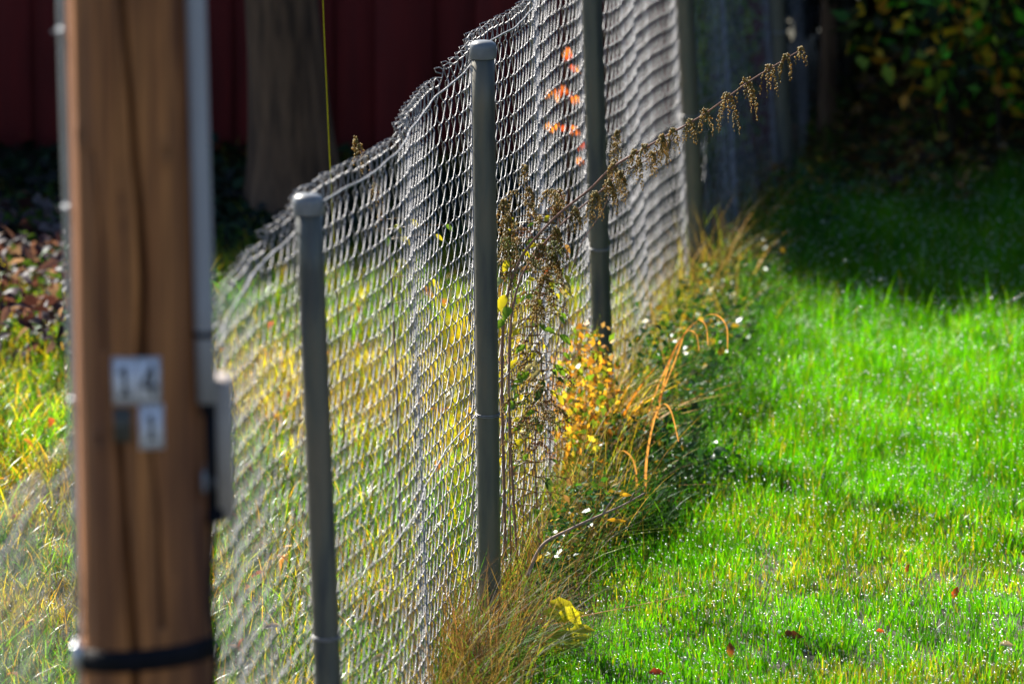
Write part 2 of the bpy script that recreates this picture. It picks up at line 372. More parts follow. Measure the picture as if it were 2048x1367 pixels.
def plate(px0, py0, px1, py1, mat, rows=1, name='number_plate', lift=.0015):
    """thin sheet bent round the pole's front"""
    t0, h1 = pole_pt(px0, py0); t1, h0 = pole_pt(px1, py1); n = 10; V = []
    for hh in (h0, h1):
        for r in (PR*1.005+lift, PR*1.005+lift+.0012):
            for k in range(n+1): V.append(tuple(on_pole(t0+(t1-t0)*k/n, hh, r)))
    m = n+1; Q = []
    for k in range(n):
        Q += [(m+k, m+k+1, 3*m+k+1, 3*m+k), (k+1, k, 2*m+k, 2*m+k+1), (k, k+1, m+k+1, m+k), (2*m+k+1, 2*m+k, 3*m+k, 3*m+k+1)]
    Q += [(0, m, 3*m, 2*m), (m-1, 3*m-1, 4*m-1, 2*m-1)]
    b = MB(); b.add(V, Q); o = b.build(name, mat, pole); return o, (t0, t1, h0, h1)
def strokes(o, fr, segs, wd=.0030, lift=.0034, name='digit'):
    t0, t1, h0, h1 = fr; b = MB()
    for (a, c, d, e) in segs:
        pts = [on_pole(t0+(t1-t0)*(a+(d-a)*k/8), h1+(h0-h1)*(c+(e-c)*k/8), PR*1.005+lift) for k in range(9)]
        dirv = (pts[-1]-pts[0]).normalized(); V = []
        for p in pts:
            nr = (p-foot); nr = (nr-ax*nr.dot(ax)).normalized(); s_ = dirv.cross(nr)*wd
            V += [tuple(p-s_), tuple(p+s_), tuple(p+s_-nr*.0008), tuple(p-s_-nr*.0008)]
        Q = []
        for k in range(8):
            for j in range(4): Q.append((4*k+j, 4*k+(j+1) % 4, 4*k+4+(j+1) % 4, 4*k+4+j))
        Q += [(3, 2, 1, 0), (32, 33, 34, 35)]
        b.add(V, Q)
    b.build(name, M_ink, o)
pl, fr = plate(226, 712, 322, 803, M_plate); pl['label'] = 'larger white number plate with two black digits'
strokes(pl, fr, [(.03, .04, .97, .04), (.03, .96, .97, .96), (.03, .04, .03, .96), (.97, .04, .97, .96), (.52, .04, .52, .96)], .0006, name='border')
strokes(pl, fr, [(.27, .2, .27, .8), (.16, .34, .27, .2), (.16, .8, .38, .8)])
strokes(pl, fr, [(.82, .16, .82, .84), (.82, .16, .62, .62), (.62, .62, .92, .62)])
pl, fr = plate(278, 806, 328, 893, M_plate); pl['label'] = 'smaller white number plate with one black digit'
strokes(pl, fr, [(.07, .05, .93, .05), (.07, .95, .93, .95), (.07, .05, .07, .95), (.93, .05, .93, .95)], .0006, name='border')
strokes(pl, fr, [(.5, .22, .5, .76), (.36, .34, .5, .22), (.36, .76, .64, .76)])
pl, fr = plate(229, 812, 265, 880, M_plated, name='metal_tag'); pl['label'] = 'small weathered dark metal tag'
strokes(pl, fr, [(.2, .25, .8, .25), (.2, .42, .7, .42), (.2, .58, .8, .58), (.2, .75, .6, .75)], .0005, name='stamping')

def pipe(name, pts, r, mat, Y=None, parent=pole, sides=20):
    b = MB(); b.tube([P(x, y, Y) for x, y in pts], r, sides); return b.build(name, mat, parent, True)
pxm = (P(424, 600, YP)-P(384, 600, YP)).length/40
YC = YP-.05
pipe('grey_conduit', [(388, -420), (391, 0), (399, 300), (408, 600), (414, 805)], 20.5*pxm, M_conduit, YC)
b = MB(); b.tube([P(414, 800, YC), P(415, 830, YC)], 12*pxm, 12); b.tube([P(418, 820, YC), P(421, 1000, YC)], 8*pxm, 10); b.build('inner_pipe', M_black, pole, True)
def clip(name, c, wd, hh, Y, mat):
    b = MB(); p = P(c[0], c[1], Y); b.tube([p-ax*hh, p-ax*hh*.5, p+ax*hh*.5, p+ax*hh], [wd*.96, wd, wd, wd*.96], 20)
    b.box(p+axx*(-wd*1.1)+ayy*(wd*.5), (wd*.5, wd*.5, hh), bev=.001); b.build(name, mat, pole, True)
clip('pipe_clip', (410, 668), 22.5*pxm, 6*pxm, YC, M_black)
YL = YP+.02
pipe('steel_conduit', [(120, -420), (124, 0), (130, 230), (138, 450), (146, 750), (157, 1100), (165, 1400)], 9*pxm, M_steel, YL)
for cx, cy in ((125, 62), (137, 415), (148, 800)):
    b = MB(); p = P(cx, cy, YL-.01); b.tube([p-ax*5*pxm, p+ax*5*pxm], 10.5*pxm, 16); b.tube([p+axx*(-6*pxm), p+axx*(-17*pxm)-ax*3*pxm, p+axx*(-19*pxm)+ax*2*pxm], 2.2*pxm, 6); b.build('pipe_clamp', M_steel, pole, True)
# junction box on the right side
Mx = Matrix((axx, ayy, ax)).transposed()
b = MB(); cb = P(441, 893, YP+.03); b.box(cb, (27*pxm, .045, 142*pxm), M=Mx, bev=.006); jb = b.build('junction_box', M_box, pole)
b = MB(); b.box(P(421, 900, YP+.03)-ayy*.047, (15*pxm, .006, 120*pxm), M=Mx, bev=.003)
b.box(P(430, 1020, YP+.03)-ayy*.02, (20*pxm, .035, 14*pxm), M=Mx, bev=.004); b.build('cover_plate', M_black, jb)
b = MB(); b.tube([P(409, 930, YP-.05), P(424, 934, YP-.05), P(428, 960, YP-.05), P(424, 995, YP-.05), P(412, 975, YP-.05)], 3.2*pxm, 8); b.box(P(414, 962, YP-.045), (10*pxm, .006, 22*pxm), M=Mx, bev=.002); b.build('latch', M_conduit, jb, True)
b = MB(); b.tube(spline([P(425, 1030, YP-.03), P(424, 1100, YP-.04), P(421, 1200, YP-.045), P(430, 1300, YP-.05), P(428, 1500, YP-.05), P(440, 2300, YP-.05)], 6), 6.5*pxm, 10); b.build('cable', M_black, pole, True)
# strap round the pole
b = MB(); n = 64; V = []
hc = (P(296, 1322, YP-PR)-foot).dot(ax)
for k in range(n):
    th = 2*math.pi*k/n; tilt = .0075*math.cos(th)-.002*math.sin(th)
    for rr, hh in ((PR*1.012, -.0165), (PR*1.012+.005, -.015), (PR*1.012+.006, 0), (PR*1.012+.005, .015), (PR*1.012, .0165)):
        V.append(tuple(on_pole(th, hc+tilt+hh, rr)))
Q = [(5*k+j, 5*((k+1) % n)+j, 5*((k+1) % n)+j+1, 5*k+j+1) for k in range(n) for j in range(4)]
b.add(V, Q); st = b.build('strap', M_black, pole, True)
b = MB(); bc = on_pole(math.pi*1.06, hc-.004, PR*1.03+.005); b.box(bc, (.010, .016, .019), M=Mx, bev=.003); b.tube([bc-ax*.026, bc+ax*.026], .005, 8); b.build('buckle', M_steel, st)

# ------------------------------------------------------------ shed
shed = tag(empty('shed', (-3, 27, 0)), 'dark red wooden shed with upright boards, standing in shade behind the fence', 'shed')
SY = 27.0; SH = 2.25; X0, X1 = -8.0, .72
def boards():
    b = MB(); x = X0; k = 0
    while x < X1-.01:
        wd = .152; dep = .0 if k % 2 else .022
        b.box((x+wd/2, SY-.012+(.012 if k % 2 else -.011), .02+(SH-.02)/2), (wd/2-.003 if k % 2 else wd/2+.012, .011, (SH-.02)/2), bev=.003); x += wd; k += 1
    return b.build('front_boards', M_red, shed)
boards()
b = MB(); b.box(((X0+X1)/2, SY+1.55, SH/2+.06), ((X1-X0)/2, 1.5, SH/2-.06), bev=.01); b.build('wall', M_red, shed)
b = MB(); b.box(((X0+X1)/2, SY+1.55, .06), ((X1-X0)/2-.03, 1.47, .06), bev=.01); b.build('plinth', surf('concrete', (.12, .12, .11), (.2, .2, .19), (6, 6, 6), .9), shed)
b = MB(); ym = SY+1.55
V = []
for x in (X0-.2, X1+.2):
    V += [(x, SY-.22, SH-.02), (x, ym, SH+.75), (x, SY+3.3, SH-.02), (x, SY+3.3, SH+.05), (x, ym, SH+.83), (x, SY-.22, SH+.05)]
b.add(V, [(i, (i+1) % 6, 6+(i+1) % 6, 6+i) for i in range(6)]+[(1, 0, 5, 4), (1, 4, 3, 2), (7, 10, 11, 6), (7, 8, 9, 10)]); b.build('roof', M_roof, shed)

# ------------------------------------------------------------ trees
def rdir():
    v = rng.normal(size=3); return v/np.linalg.norm(v)
def tree(name, label, bx, by, r, hgt, crown0, crad, nl, leafcol, flare=1.6, group=None, ln=0.0):
    t = tag(empty(name, (bx, by, 0)), label, 'tree', group)
    b = MB(); hs = np.array([-.1, 0, .05, .12, .25, .45, .8, 1.5, 3, 5, 7, hgt*.8, hgt]); hs = hs[hs <= hgt]
    n = 36; V = []
    for h in hs:
        rr = r*(1+(flare-1)*math.exp(-h/.22))*(1-.65*h/hgt)
        for k in range(n):
            th = 2*math.pi*k/n; q = rr*(1+.10*math.sin(3*th+1+h)*math.exp(-h)+.05*math.sin(7*th+h*2)); V.append((bx+ln*h+q*math.cos(th), by+q*math.sin(th), h))
    b.add(V, [(a*n+k, a*n+(k+1) % n, (a+1)*n+(k+1) % n, (a+1)*n+k) for a in range(len(hs)-1) for k in range(n)]); b.build('trunk', M_bark, t, True)
    L = MB(); C = MB(); 
    for k in range(14):
        a = rng.uniform(0, 6.28); z = rng.uniform(crown0, hgt*.95); ln2 = crad*rng.uniform(.5, 1); p0 = Vector((bx+ln*z, by, z)); 
        p1 = p0+Vector((math.cos(a)*ln2*.5, math.sin(a)*ln2*.5, ln2*.35)); p2 = p0+Vector((math.cos(a)*ln2, math.sin(a)*ln2, ln2*.6))
        L.tube(spline([p0, p1, p2], 4), np.linspace(r*.35, r*.06, 9), 6)
        for q in range(nl//14):
            c = p0.lerp(p2, rng.uniform(.3, 1.1))+Vector(rdir())*crad*.35*rng.random(); C.leaf(c, rdir(), rdir(), .09, .06, np.array(leafcol)*rng.uniform(.6, 1.4), rows=2)
    L.build('limbs', M_bark, t, True); C.build('crown', M_leaf, t)
def cut_trunk(bx, by, r, H):
    t = tag(empty('old_trunk', (bx, by, 0)), 'grey-brown tree trunk flaring at its foot in front of the dark red shed', 'tree trunk'); b = MB(); n = 90; hs = np.linspace(-.1, H, 60); V = []; f = MB()
    for h in hs:
        rr = r*(1+.5*math.exp(-max(h, 0)/.16))*(1-.12*h)
        for k in range(n):
            th = 2*math.pi*k/n; q = rr*(1+.12*math.sin(3*th+1)*math.exp(-max(h, 0)/.3)+.03*math.sin(5*th+h*3)+.05*float(vnoise(th*9, h*2.2, 1, 4))); V.append((bx+q*math.cos(th)-.06*(h-.2), by+q*math.sin(th), h+(.05*math.sin(4*th)+.03*math.sin(9*th) if h == hs[-1] else 0)))
    V.append((bx-.06*(H-.2), by, H-.05)); Q = [(a*n+k, a*n+(k+1) % n, (a+1)*n+(k+1) % n, (a+1)*n+k) for a in range(len(hs)-1) for k in range(n)]
    b.add(V, Q, [((len(hs)-1)*n+k, (len(hs)-1)*n+(k+1) % n, len(hs)*n) for k in range(n)]); b.build('bark', M_bark, t, True)
_c = Vector((.45, 25.1, 1.0))+SD*8.5
tree('tree', 'small leafy tree added unseen behind the shed to shade the far fence', _c.x, _c.y, .07, _c.z+.5, _c.z-.3, .5, 1500, (.05, .09, .015), 1.3)  # tree added out of view so its shade falls on the far fence
g = G(572, 455); cut_trunk(g.x+.012, g.y, .110, .95)  # trunk cut short above the view so its shadow misses the lawn
g = G(1655, 330); tree('tree', 'slim dark trunk in the shade behind the farthest fence posts', g.x, g.y, .028, 1.9, 1.2, .45, 700, (.02, .04, .012), 1.3)

# ------------------------------------------------------------ hedge and shrubs at the back
def bush(name, label, cat, c, rad, n, L, cols, stems=12, squash=1.0, up=0.0, mat=None, bottom=0.0, group=None):
    t = tag(empty(name, (c[0], c[1], float(bank(c[0], c[1])))), label, cat, group)
    b = MB(); z0 = float(bank(c[0], c[1]))
    for k in range(stems):
        a = rng.uniform(0, 6.28); q = Vector((c[0]+math.cos(a)*rad[0]*rng.uniform(.2, .9), c[1]+math.sin(a)*rad[1]*rng.uniform(.1, .9), c[2]+rad[2]*rng.uniform(0, .8)))
        p = Vector((c[0]+math.cos(a)*rad[0]*.35, c[1]+math.sin(a)*rad[1]*.35, z0-.04)); b.tube(spline([p, p.lerp(q, .5)+Vector((0, 0, .1)), q], 4), np.linspace(.012, .003, 9)*min(1, rad[0]*1.6), 5, (.06, .045, .03) if rad[0] > .1 else (.3, .2, .1))
    b.build('stems', M_dry, t)
    u = rng.normal(size=(n, 3)); u /= np.linalg.norm(u, axis=1)[:, None]; rr = rng.random(n)**.45
    lump = .75+.5*vnoise(u[:, 0]*2+u[:, 1], u[:, 2]*2, 1.6, int(n) % 17)
    p = np.array(c)+u*np.array(rad)*(rr*lump)[:, None]; p = p[p[:, 2] > z0+bottom]; m = len(p)
    d = rng.normal(size=(m, 3)); d[:, 2] -= .4; d /= np.linalg.norm(d, axis=1)[:, None]; nr = np.cross(d, rng.normal(size=(m, 3))); nr /= np.linalg.norm(nr, axis=1)[:, None]+1e-9
    l = L*rng.uniform(.6, 1.3, m)[:, None]; w2 = l*.3; nn = np.cross(d, nr)
    V = np.stack([p, p+d*l*.45+nr*w2, p+d*l-nn*l*.15, p+d*l*.45-nr*w2], 1).reshape(-1, 3)
    Q = np.arange(4*m).reshape(m, 4); cl = np.array(cols)[rng.integers(0, len(cols), m)]*rng.uniform(.6, 1.35, (m, 1))
    fast('foliage', V, [Q], np.repeat(cl, 4, 0), mat or M_leaf, t)
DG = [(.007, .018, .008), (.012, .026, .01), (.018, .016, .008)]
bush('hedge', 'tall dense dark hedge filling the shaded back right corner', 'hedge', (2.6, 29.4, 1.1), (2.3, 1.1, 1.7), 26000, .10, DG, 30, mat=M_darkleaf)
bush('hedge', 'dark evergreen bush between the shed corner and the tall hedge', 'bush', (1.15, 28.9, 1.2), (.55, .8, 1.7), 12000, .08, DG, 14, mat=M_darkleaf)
for hy, hw in ((17.5, 'nearest'), (20.5, 'second'), (23.5, 'third'), (26.5, 'farthest')): bush('hedge', hw+' section of the unseen dark hedge added right of the lawn against sky light', 'hedge', (3.7, hy, 1.3), (.8, 1.9, 1.9), 7000, .12, DG, 12, mat=M_darkleaf, group='added right side hedge sections')  # hedge row added out of view to block sky light from the right
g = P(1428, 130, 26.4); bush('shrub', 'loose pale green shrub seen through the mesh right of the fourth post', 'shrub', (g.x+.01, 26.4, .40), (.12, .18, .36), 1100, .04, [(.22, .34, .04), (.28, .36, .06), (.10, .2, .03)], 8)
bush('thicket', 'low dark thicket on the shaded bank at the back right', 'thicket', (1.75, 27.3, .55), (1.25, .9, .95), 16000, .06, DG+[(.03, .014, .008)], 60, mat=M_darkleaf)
g = P(1950, 100, 26.2); bush('shrub', 'autumn shrub with yellow, orange and green leaves coloured as if sunlit, at the top right', 'shrub', (g.x+.08, 26.2, g.z+.05), (.46, .35, .30), 1000, .06, [(.75, .50, .03), (.12, .5, .03), (.3, .42, .04), (.6, .28, .03), (.1, .3, .03), (.04, .05, .02), (.04, .04, .02), (.2, .25, .04), (.05, .06, .02), (.03, .05, .02), (.03, .05, .02)], 16)  # brighter leaf colours stand in for sunlight that the shed blocks here
g = P(1120, 200, 22.6); 
def sapling():
    b0 = P(1140, 760, 22.6); t = tag(empty('sapling', (b0.x-.05, 22.6, 0)), 'thin sapling with a few orange-red autumn leaves behind the bright mesh', 'sapling')
    b = MB(); f = MB(); base = Vector((b0.x-.02, 22.6, 0)); top = P(1125, 40, 22.6); st = spline([base, base.lerp(top, .5)+Vector((.015, 0, 0)), top], 10); b.tube(st, np.linspace(.006, .002, len(st)), 6, (.12, .07, .05)); b.build('stem', M_dry, t)
    for (x, y) in ((1130, 100), (1150, 106), (1118, 182), (1148, 190), (1112, 245), (1138, 246), (1152, 255), (1105, 185), (1168, 290), (1165, 315), (1125, 175), (1145, 128), (1098, 250)):
        for q in range(2):
            p = P(x+rng.uniform(-8, 8), y+rng.uniform(-5, 5), 22.6+rng.uniform(-.1, .1)); f.leaf(p, (rng.uniform(-1, 1), rng.uniform(-.4, .4), -.6), (.2, -1, .3), .024, .016, [(.7, .1, .03), (.75, .2, .04), (.8, .3, .05)][q % 3 if rng.random() < .7 else 2])
    f.build('leaves', M_leaf, t)
sapling()

# ------------------------------------------------------------ grass
def blades(Pn, H, Wd, col, lean, droop, segs=3, yaw=None, tipcol=None):
    n = len(Pn); yaw = rng.uniform(0, 2*math.pi, n) if yaw is None else yaw
    d = np.stack([np.cos(yaw), np.sin(yaw), np.zeros(n)], 1); fz = yaw+math.pi/2+rng.normal(0, .5, n); s = np.stack([np.cos(fz), np.sin(fz), np.zeros(n)], 1)
    V = []; C = []
    for j in range(segs+1):
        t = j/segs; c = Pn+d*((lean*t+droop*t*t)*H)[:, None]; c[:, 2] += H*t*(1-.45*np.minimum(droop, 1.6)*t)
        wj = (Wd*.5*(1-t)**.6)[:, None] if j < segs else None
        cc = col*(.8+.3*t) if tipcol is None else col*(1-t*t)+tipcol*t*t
        if j < segs: V += [c-s*wj, c+s*wj]; C += [cc, cc]
        else: V.append(c); C.append(cc)
    k = 2*segs+1; V = np.stack(V, 1).reshape(-1, 3); C = np.stack(C, 1).reshape(-1, 3); o = (np.arange(n)*k)[:, None]
    Q = np.concatenate([o+np.array([[2*j, 2*j+1, 2*j+3, 2*j+2]]) for j in range(segs-1)], 0) if segs > 1 else np.zeros((0, 4), int)
    T = o+np.array([[2*segs-2, 2*segs-1, 2*segs]])
    return V, Q, T, C, Pn+0, 0
class Acc:
    def __init__(s): s.V = []; s.Q = []; s.T = []; s.C = []; s.n = 0
    def add(s, r):
        V, Q, T, C = r[:4]; s.V.append(V); s.Q.append(Q+s.n); s.T.append(T+s.n); s.C.append(C); s.n += len(V); return V
    def build(s, name, mat, kind='stuff', parent=None):
        o = fast(name, np.vstack(s.V), [np.vstack(s.Q), np.vstack(s.T)], np.vstack(s.C), mat, parent); 
        if kind: o['kind'] = kind
        return o
def pick(tab, n): return np.array(tab)[rng.integers(0, len(tab), n)]
def scatter(n, x0, x1, y0, y1):
    p = np.zeros((n, 3)); p[:, 0] = rng.uniform(x0, x1, n); p[:, 1] = rng.uniform(y0, y1, n); return p
def zfix(p): p[:, 2] = bank(p[:, 0], p[:, 1])*1.0; return p
def inview(p, m=.15):
    hx = 1024/FPX*(p[:, 1]+.6)+m; return np.abs(p[:, 0]) < hx
drops = []
A = Acc()
# lawn
for (n, y0, y1, xm) in ((520000, 17.4, 27.5, 2.0), (60000, 14, 33, 4.5)):
    p = scatter(n, -1.2, xm, y0, y1); p = p[(p[:, 0] > fenceX(p[:, 1])+.03) & ((p[:, 1] < 26.0) | (p[:, 0] < .55))]
    if n > 100000: p = p[inview(p)]
    else: p = p[~inview(p)]
    cl = vnoise(p[:, 0], p[:, 1], 16, 1); cl2 = vnoise(p[:, 0], p[:, 1], 3.1, 2); p = p[rng.random(len(p)) < .35+.9*cl]
    cl = vnoise(p[:, 0], p[:, 1], 16, 1); cl2 = vnoise(p[:, 0], p[:, 1], 3.1, 2); m = len(p); zfix(p)
    # shorter, drier turf close to the viewer at the right; longer growth further back
    back = np.clip((p[:, 1]-19.3)/2.6, 0, 1)
    H = (.030+.042*back)*(.55+.9*cl)*rng.uniform(.6, 1.4, m)
    tall = rng.random(m) < .03; H = np.where(tall, H*1.7, H)
    dry = np.clip((vnoise(p[:, 0], p[:, 1], 2.6, 4)-.52)*4, 0, 1)*(1-.75*back)
    g1 = pick([(.045, .21, .003), (.06, .25, .003), (.09, .28, .004), (.03, .17, .006), (.12, .29, .004)], m)
    d1 = pick([(.22, .25, .02), (.26, .22, .04), (.16, .24, .01), (.28, .24, .06)], m)
    q = (rng.random(m) < (.05+.40*dry))[:, None]; th = vnoise(p[:, 0], p[:, 1]*.7, 7, 15)[:, None]; col = np.where(q, d1, g1)*rng.uniform(.6, 1.25, (m, 1))*(.55+.7*th)
    thatch = rng.random(m) < .06; col[thatch] = np.array((.22, .17, .07))*rng.uniform(.5, 1.2, (thatch.sum(), 1)); H[thatch] *= .5
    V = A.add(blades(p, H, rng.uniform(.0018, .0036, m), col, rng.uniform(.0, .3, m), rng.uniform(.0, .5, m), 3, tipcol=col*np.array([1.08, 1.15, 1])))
    if n > 100000:
        tip = V.reshape(-1, 7, 3)[:, 6]; k = rng.random(m) < .12; drops.append(tip[k])
A.build('lawn_grass', M_grass)

# grass and stems along the fence foot
B = Acc()
def strip(n, y0, y1, off, sd, H0, H1, tab, wd=(.0018, .004), ln=(0, .5), dr=(.1, 1.1), pw=1.6, segs=5, dropf=.0):
    y = rng.uniform(y0, y1, n); x = fenceX(y)+off+rng.normal(0, sd, n); p = zfix(np.stack([x, y, np.zeros(n)], 1))
    k = rng.random(n) < .25+.9*vnoise(x*3, y, 4, 9); p = p[k]; m = len(p)
    H = H0+(H1-H0)*rng.random(m)**pw; col = pick(tab, m)*rng.uniform(.65, 1.3, (m, 1))
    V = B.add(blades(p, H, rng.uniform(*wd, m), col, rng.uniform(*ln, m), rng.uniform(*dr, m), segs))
    if dropf: t = V.reshape(-1, 2*segs+1, 3)[:, -1]; drops.append(t[rng.random(m) < dropf])
GR = [(.05, .15, .01), (.04, .11, .015), (.08, .18, .015)]; BR = [(.13, .075, .035), (.19, .12, .06), (.09, .05, .025), (.24, .17, .10)]; YL_ = [(.34, .3, .04), (.3, .22, .03), (.2, .26, .03)]
strip(4200, 15, 28, .03, .05, .08, .28, BR+GR+GR, ln=(0, .3))
strip(2600, 17.2, 20.2, .03, .06, .10, .34, BR+BR+GR[:1], wd=(.0012, .0026), ln=(0, .35), dr=(.1, .8))
strip(13000, 20.0, 25.4, .14, .08, .05, .17, [(.03, .12, .012), (.03, .09, .015), (.05, .15, .012)], wd=(.003, .006), dropf=.03)
strip(5500, 20.0, 22.8, .13, .05, .08, .20, [(.03, .11, .012), (.02, .07, .018), (.04, .13, .012), (.02, .08, .02)], wd=(.003, .006), ln=(0, .4), dr=(.1, .8), dropf=.012)
strip(1500, 19.6, 24.0, .06, .06, .12, .42, BR+YL_+[(.4, .3, .12)], wd=(.0014, .003), ln=(0, .35), dr=(.1, .7))
strip(700, 18.0, 20.0, .04, .05, .10, .28, GR+YL_[2:], wd=(.003, .007), dr=(.6, 1.6))
strip(300, 23.0, 26.0, .03, .05, .12, .36, YL_+BR, wd=(.0014, .003), ln=(0, .35))
B.build('fence_foot_grass', M_foot)
def leaves_mass(name, n, fn, tab, L, mat=None):
    p = fn(n); p = p[p[:, 2] > 0]; m = len(p); d = rng.normal(size=(m, 3)); d[:, 2] *= .5; d /= np.linalg.norm(d, axis=1)[:, None]
    up = rng.normal(0, .45, (m, 3)); up[:, 2] += 1; sd = np.cross(d, up); sd /= np.linalg.norm(sd, axis=1)[:, None]+1e-9; l = L*rng.uniform(.5, 1.3, m)[:, None]
    dn = np.array([0, 0, -.18])*l; V = np.stack([p, p+d*l*.35+sd*l*.3, p+d*l*.75+sd*l*.2+dn*.5, p+d*l+dn, p+d*l*.75-sd*l*.2+dn*.5, p+d*l*.35-sd*l*.3], 1).reshape(-1, 3)
    o6 = np.arange(m)[:, None]*6; Q = np.concatenate([o6+np.array([[0, 1, 2, 5]]), o6+np.array([[5, 2, 3, 4]])]); c = np.repeat(pick(tab, m)*rng.uniform(.6, 1.35, (m, 1)), 6, 0)
    o = fast(name, V, [Q], c, mat or M_leaf); o['kind'] = 'stuff'; return p
def verge(n):
    y = rng.uniform(19.2, 25.6, n); x = fenceX(y)+.05+.20*rng.random(n)**1.4*np.clip((y-18.6)/2, .3, 1); q = vnoise(x*7, y*3.2, 1, 12); p = np.stack([x, y, rng.random(n)*(.05+.17*q)*(1+.6*np.exp(-((y-21.6)/1.0)**2))], 1); return p[q > .3]
pv = leaves_mass('verge_weeds', 7500, verge, [(.025, .10, .02), (.02, .075, .03), (.04, .14, .02), (.03, .09, .015), (.02, .07, .02), (.03, .1, .02), (.3, .22, .03)], .021)
drops.append(pv[rng.random(len(pv)) < .015]+[0, 0, .006])
def shade_bed(n):
    y = rng.uniform(24.9, 26.9, n); x = rng.uniform(-2.2, .5, n); q = vnoise(x*3, y*2, 1, 13); return np.stack([x, y, rng.random(n)**1.6*(.02+.11*q)], 1)
def bank_bed(n):
    y = rng.uniform(25.7, 27.4, n); x = rng.uniform(.7, 2.3, n); q = vnoise(x*4, y*2, 1, 17); p = np.stack([x, y, bank(x, y)+.005+rng.random(n)**1.4*(.03+.2*q)], 1); return p[q > .22]
leaves_mass('bank_undergrowth', 5000, bank_bed, [(.22, .12, .04), (.14, .08, .04), (.12, .17, .03), (.3, .2, .05), (.08, .12, .03), (.07, .04, .03)], .045, M_dry)
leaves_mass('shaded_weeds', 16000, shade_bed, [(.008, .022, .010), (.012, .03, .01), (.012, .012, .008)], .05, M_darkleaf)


# rough grass behind the fence
Rg = Acc()
for (n, y0, y1, x0, inn) in ((210000, 16.8, 28, -2.2, True), (30000, 12, 32, -5, False)):
    p = scatter(n, x0, .8, y0, y1); p = p[p[:, 0] < fenceX(p[:, 1])-.02]; p = p[inview(p)] if inn else p[~inview(p)]
    cl = vnoise(p[:, 0], p[:, 1], 9, 6); p = p[rng.random(len(p)) < .3+cl]; p = p[(p[:, 1] < 24.7) | (rng.random(len(p)) < .22)]; m = len(p); cl = vnoise(p[:, 0], p[:, 1], 9, 6); yl = np.clip((vnoise(p[:, 0], p[:, 1], 1.7, 8)-.3)*2.2, 0, 1)
    H = (.035+.08*cl)*rng.uniform(.5, 1.4, m)
    col = np.where((rng.random(m) < (.25+.6*yl))[:, None], pick([(.34, .27, .03), (.32, .19, .04), (.27, .25, .04), (.22, .22, .02), (.12, .07, .03)], m), pick([(.06, .16, .012), (.10, .19, .02), (.03, .09, .02)], m))*rng.uniform(.5, 1.2, (m, 1))*(.6+1.35*vnoise(p[:, 0], p[:, 1]*.8, 7, 21))[:, None]  # last noise factor paints patchy shadow into the blade colours
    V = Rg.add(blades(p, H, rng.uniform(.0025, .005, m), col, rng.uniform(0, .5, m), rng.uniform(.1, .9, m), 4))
    if inn: t = V.reshape(-1, 9, 3)[:, -1]; drops.append(t[(rng.random(m) < .05) & (p[:, 1] < 23.8)])
Rg.build('rough_grass', M_grass)

# dew
def dew():
    c = np.vstack(drops); n = len(c)
    ph = (1+5**.5)/2; iv = np.array([(-1, ph, 0), (1, ph, 0), (-1, -ph, 0), (1, -ph, 0), (0, -1, ph), (0, 1, ph), (0, -1, -ph), (0, 1, -ph), (ph, 0, -1), (ph, 0, 1), (-ph, 0, -1), (-ph, 0, 1)])/math.hypot(1, ph)
    it = np.array([(0, 11, 5), (0, 5, 1), (0, 1, 7), (0, 7, 10), (0, 10, 11), (1, 5, 9), (5, 11, 4), (11, 10, 2), (10, 7, 6), (7, 1, 8), (3, 9, 4), (3, 4, 2), (3, 2, 6), (3, 6, 8), (3, 8, 9), (4, 9, 5), (2, 4, 11), (6, 2, 10), (8, 6, 7), (9, 8, 1)])
    r = rng.uniform(.0010, .0022, n)*np.where(rng.random(n) < .12, 1.6, 1)
    V = (c[:, None]+iv[None]*r[:, None, None]).reshape(-1, 3); T = ((np.arange(n)*12)[:, None, None]+it[None]).reshape(-1, 3)
    o = fast('dew_drops', V, [T], None, M_dew, None, True); o['kind'] = 'stuff'
dew()

# dead leaves on shaded ground
def litter(name, n, x0, x1, y0, y1, tab, L=(.03, .06), keep=None, h=.03):
    b = MB()
    for k in range(n):
        x, y = rng.uniform(x0, x1), rng.uniform(y0, y1)
        if keep and not keep(x, y): continue
        b.leaf((x, y, float(bank(x, y))+rng.uniform(.005, h)), (rng.normal(), rng.normal(), rng.normal()*.4), (rng.normal()*.5, rng.normal()*.5, 1), rng.uniform(*L), rng.uniform(*L)*.7, np.array(tab[rng.integers(len(tab))])*rng.uniform(.6, 1.3), curl=rng.uniform(.2, 1.1), rows=4)
    o = b.build(name, M_dry); o['kind'] = 'stuff'
litter('leaf_litter', 1500, -1.62, -1.10, 22.7, 25.2, [(.07, .038, .05), (.12, .08, .10), (.03, .015, .022), (.17, .14, .15), (.04, .1, .02)], (.03, .06), h=.17)
litter('dead_leaves', 2600, -1.3, 2.0, 25.2, 27.9, [(.18, .09, .04), (.12, .06, .03), (.22, .13, .05), (.06, .10, .02)], keep=lambda x, y: x < fenceX(y)-.1 or bank(x, y) > .1)
litter('loose_leaves', 260, -1.4, .3, 17, 23.8, [(.4, .2, .06), (.3, .1, .05), (.5, .3, .08), (.5, .45, .4)], (.015, .035), keep=lambda x, y: x < fenceX(y)-.08, h=.10)

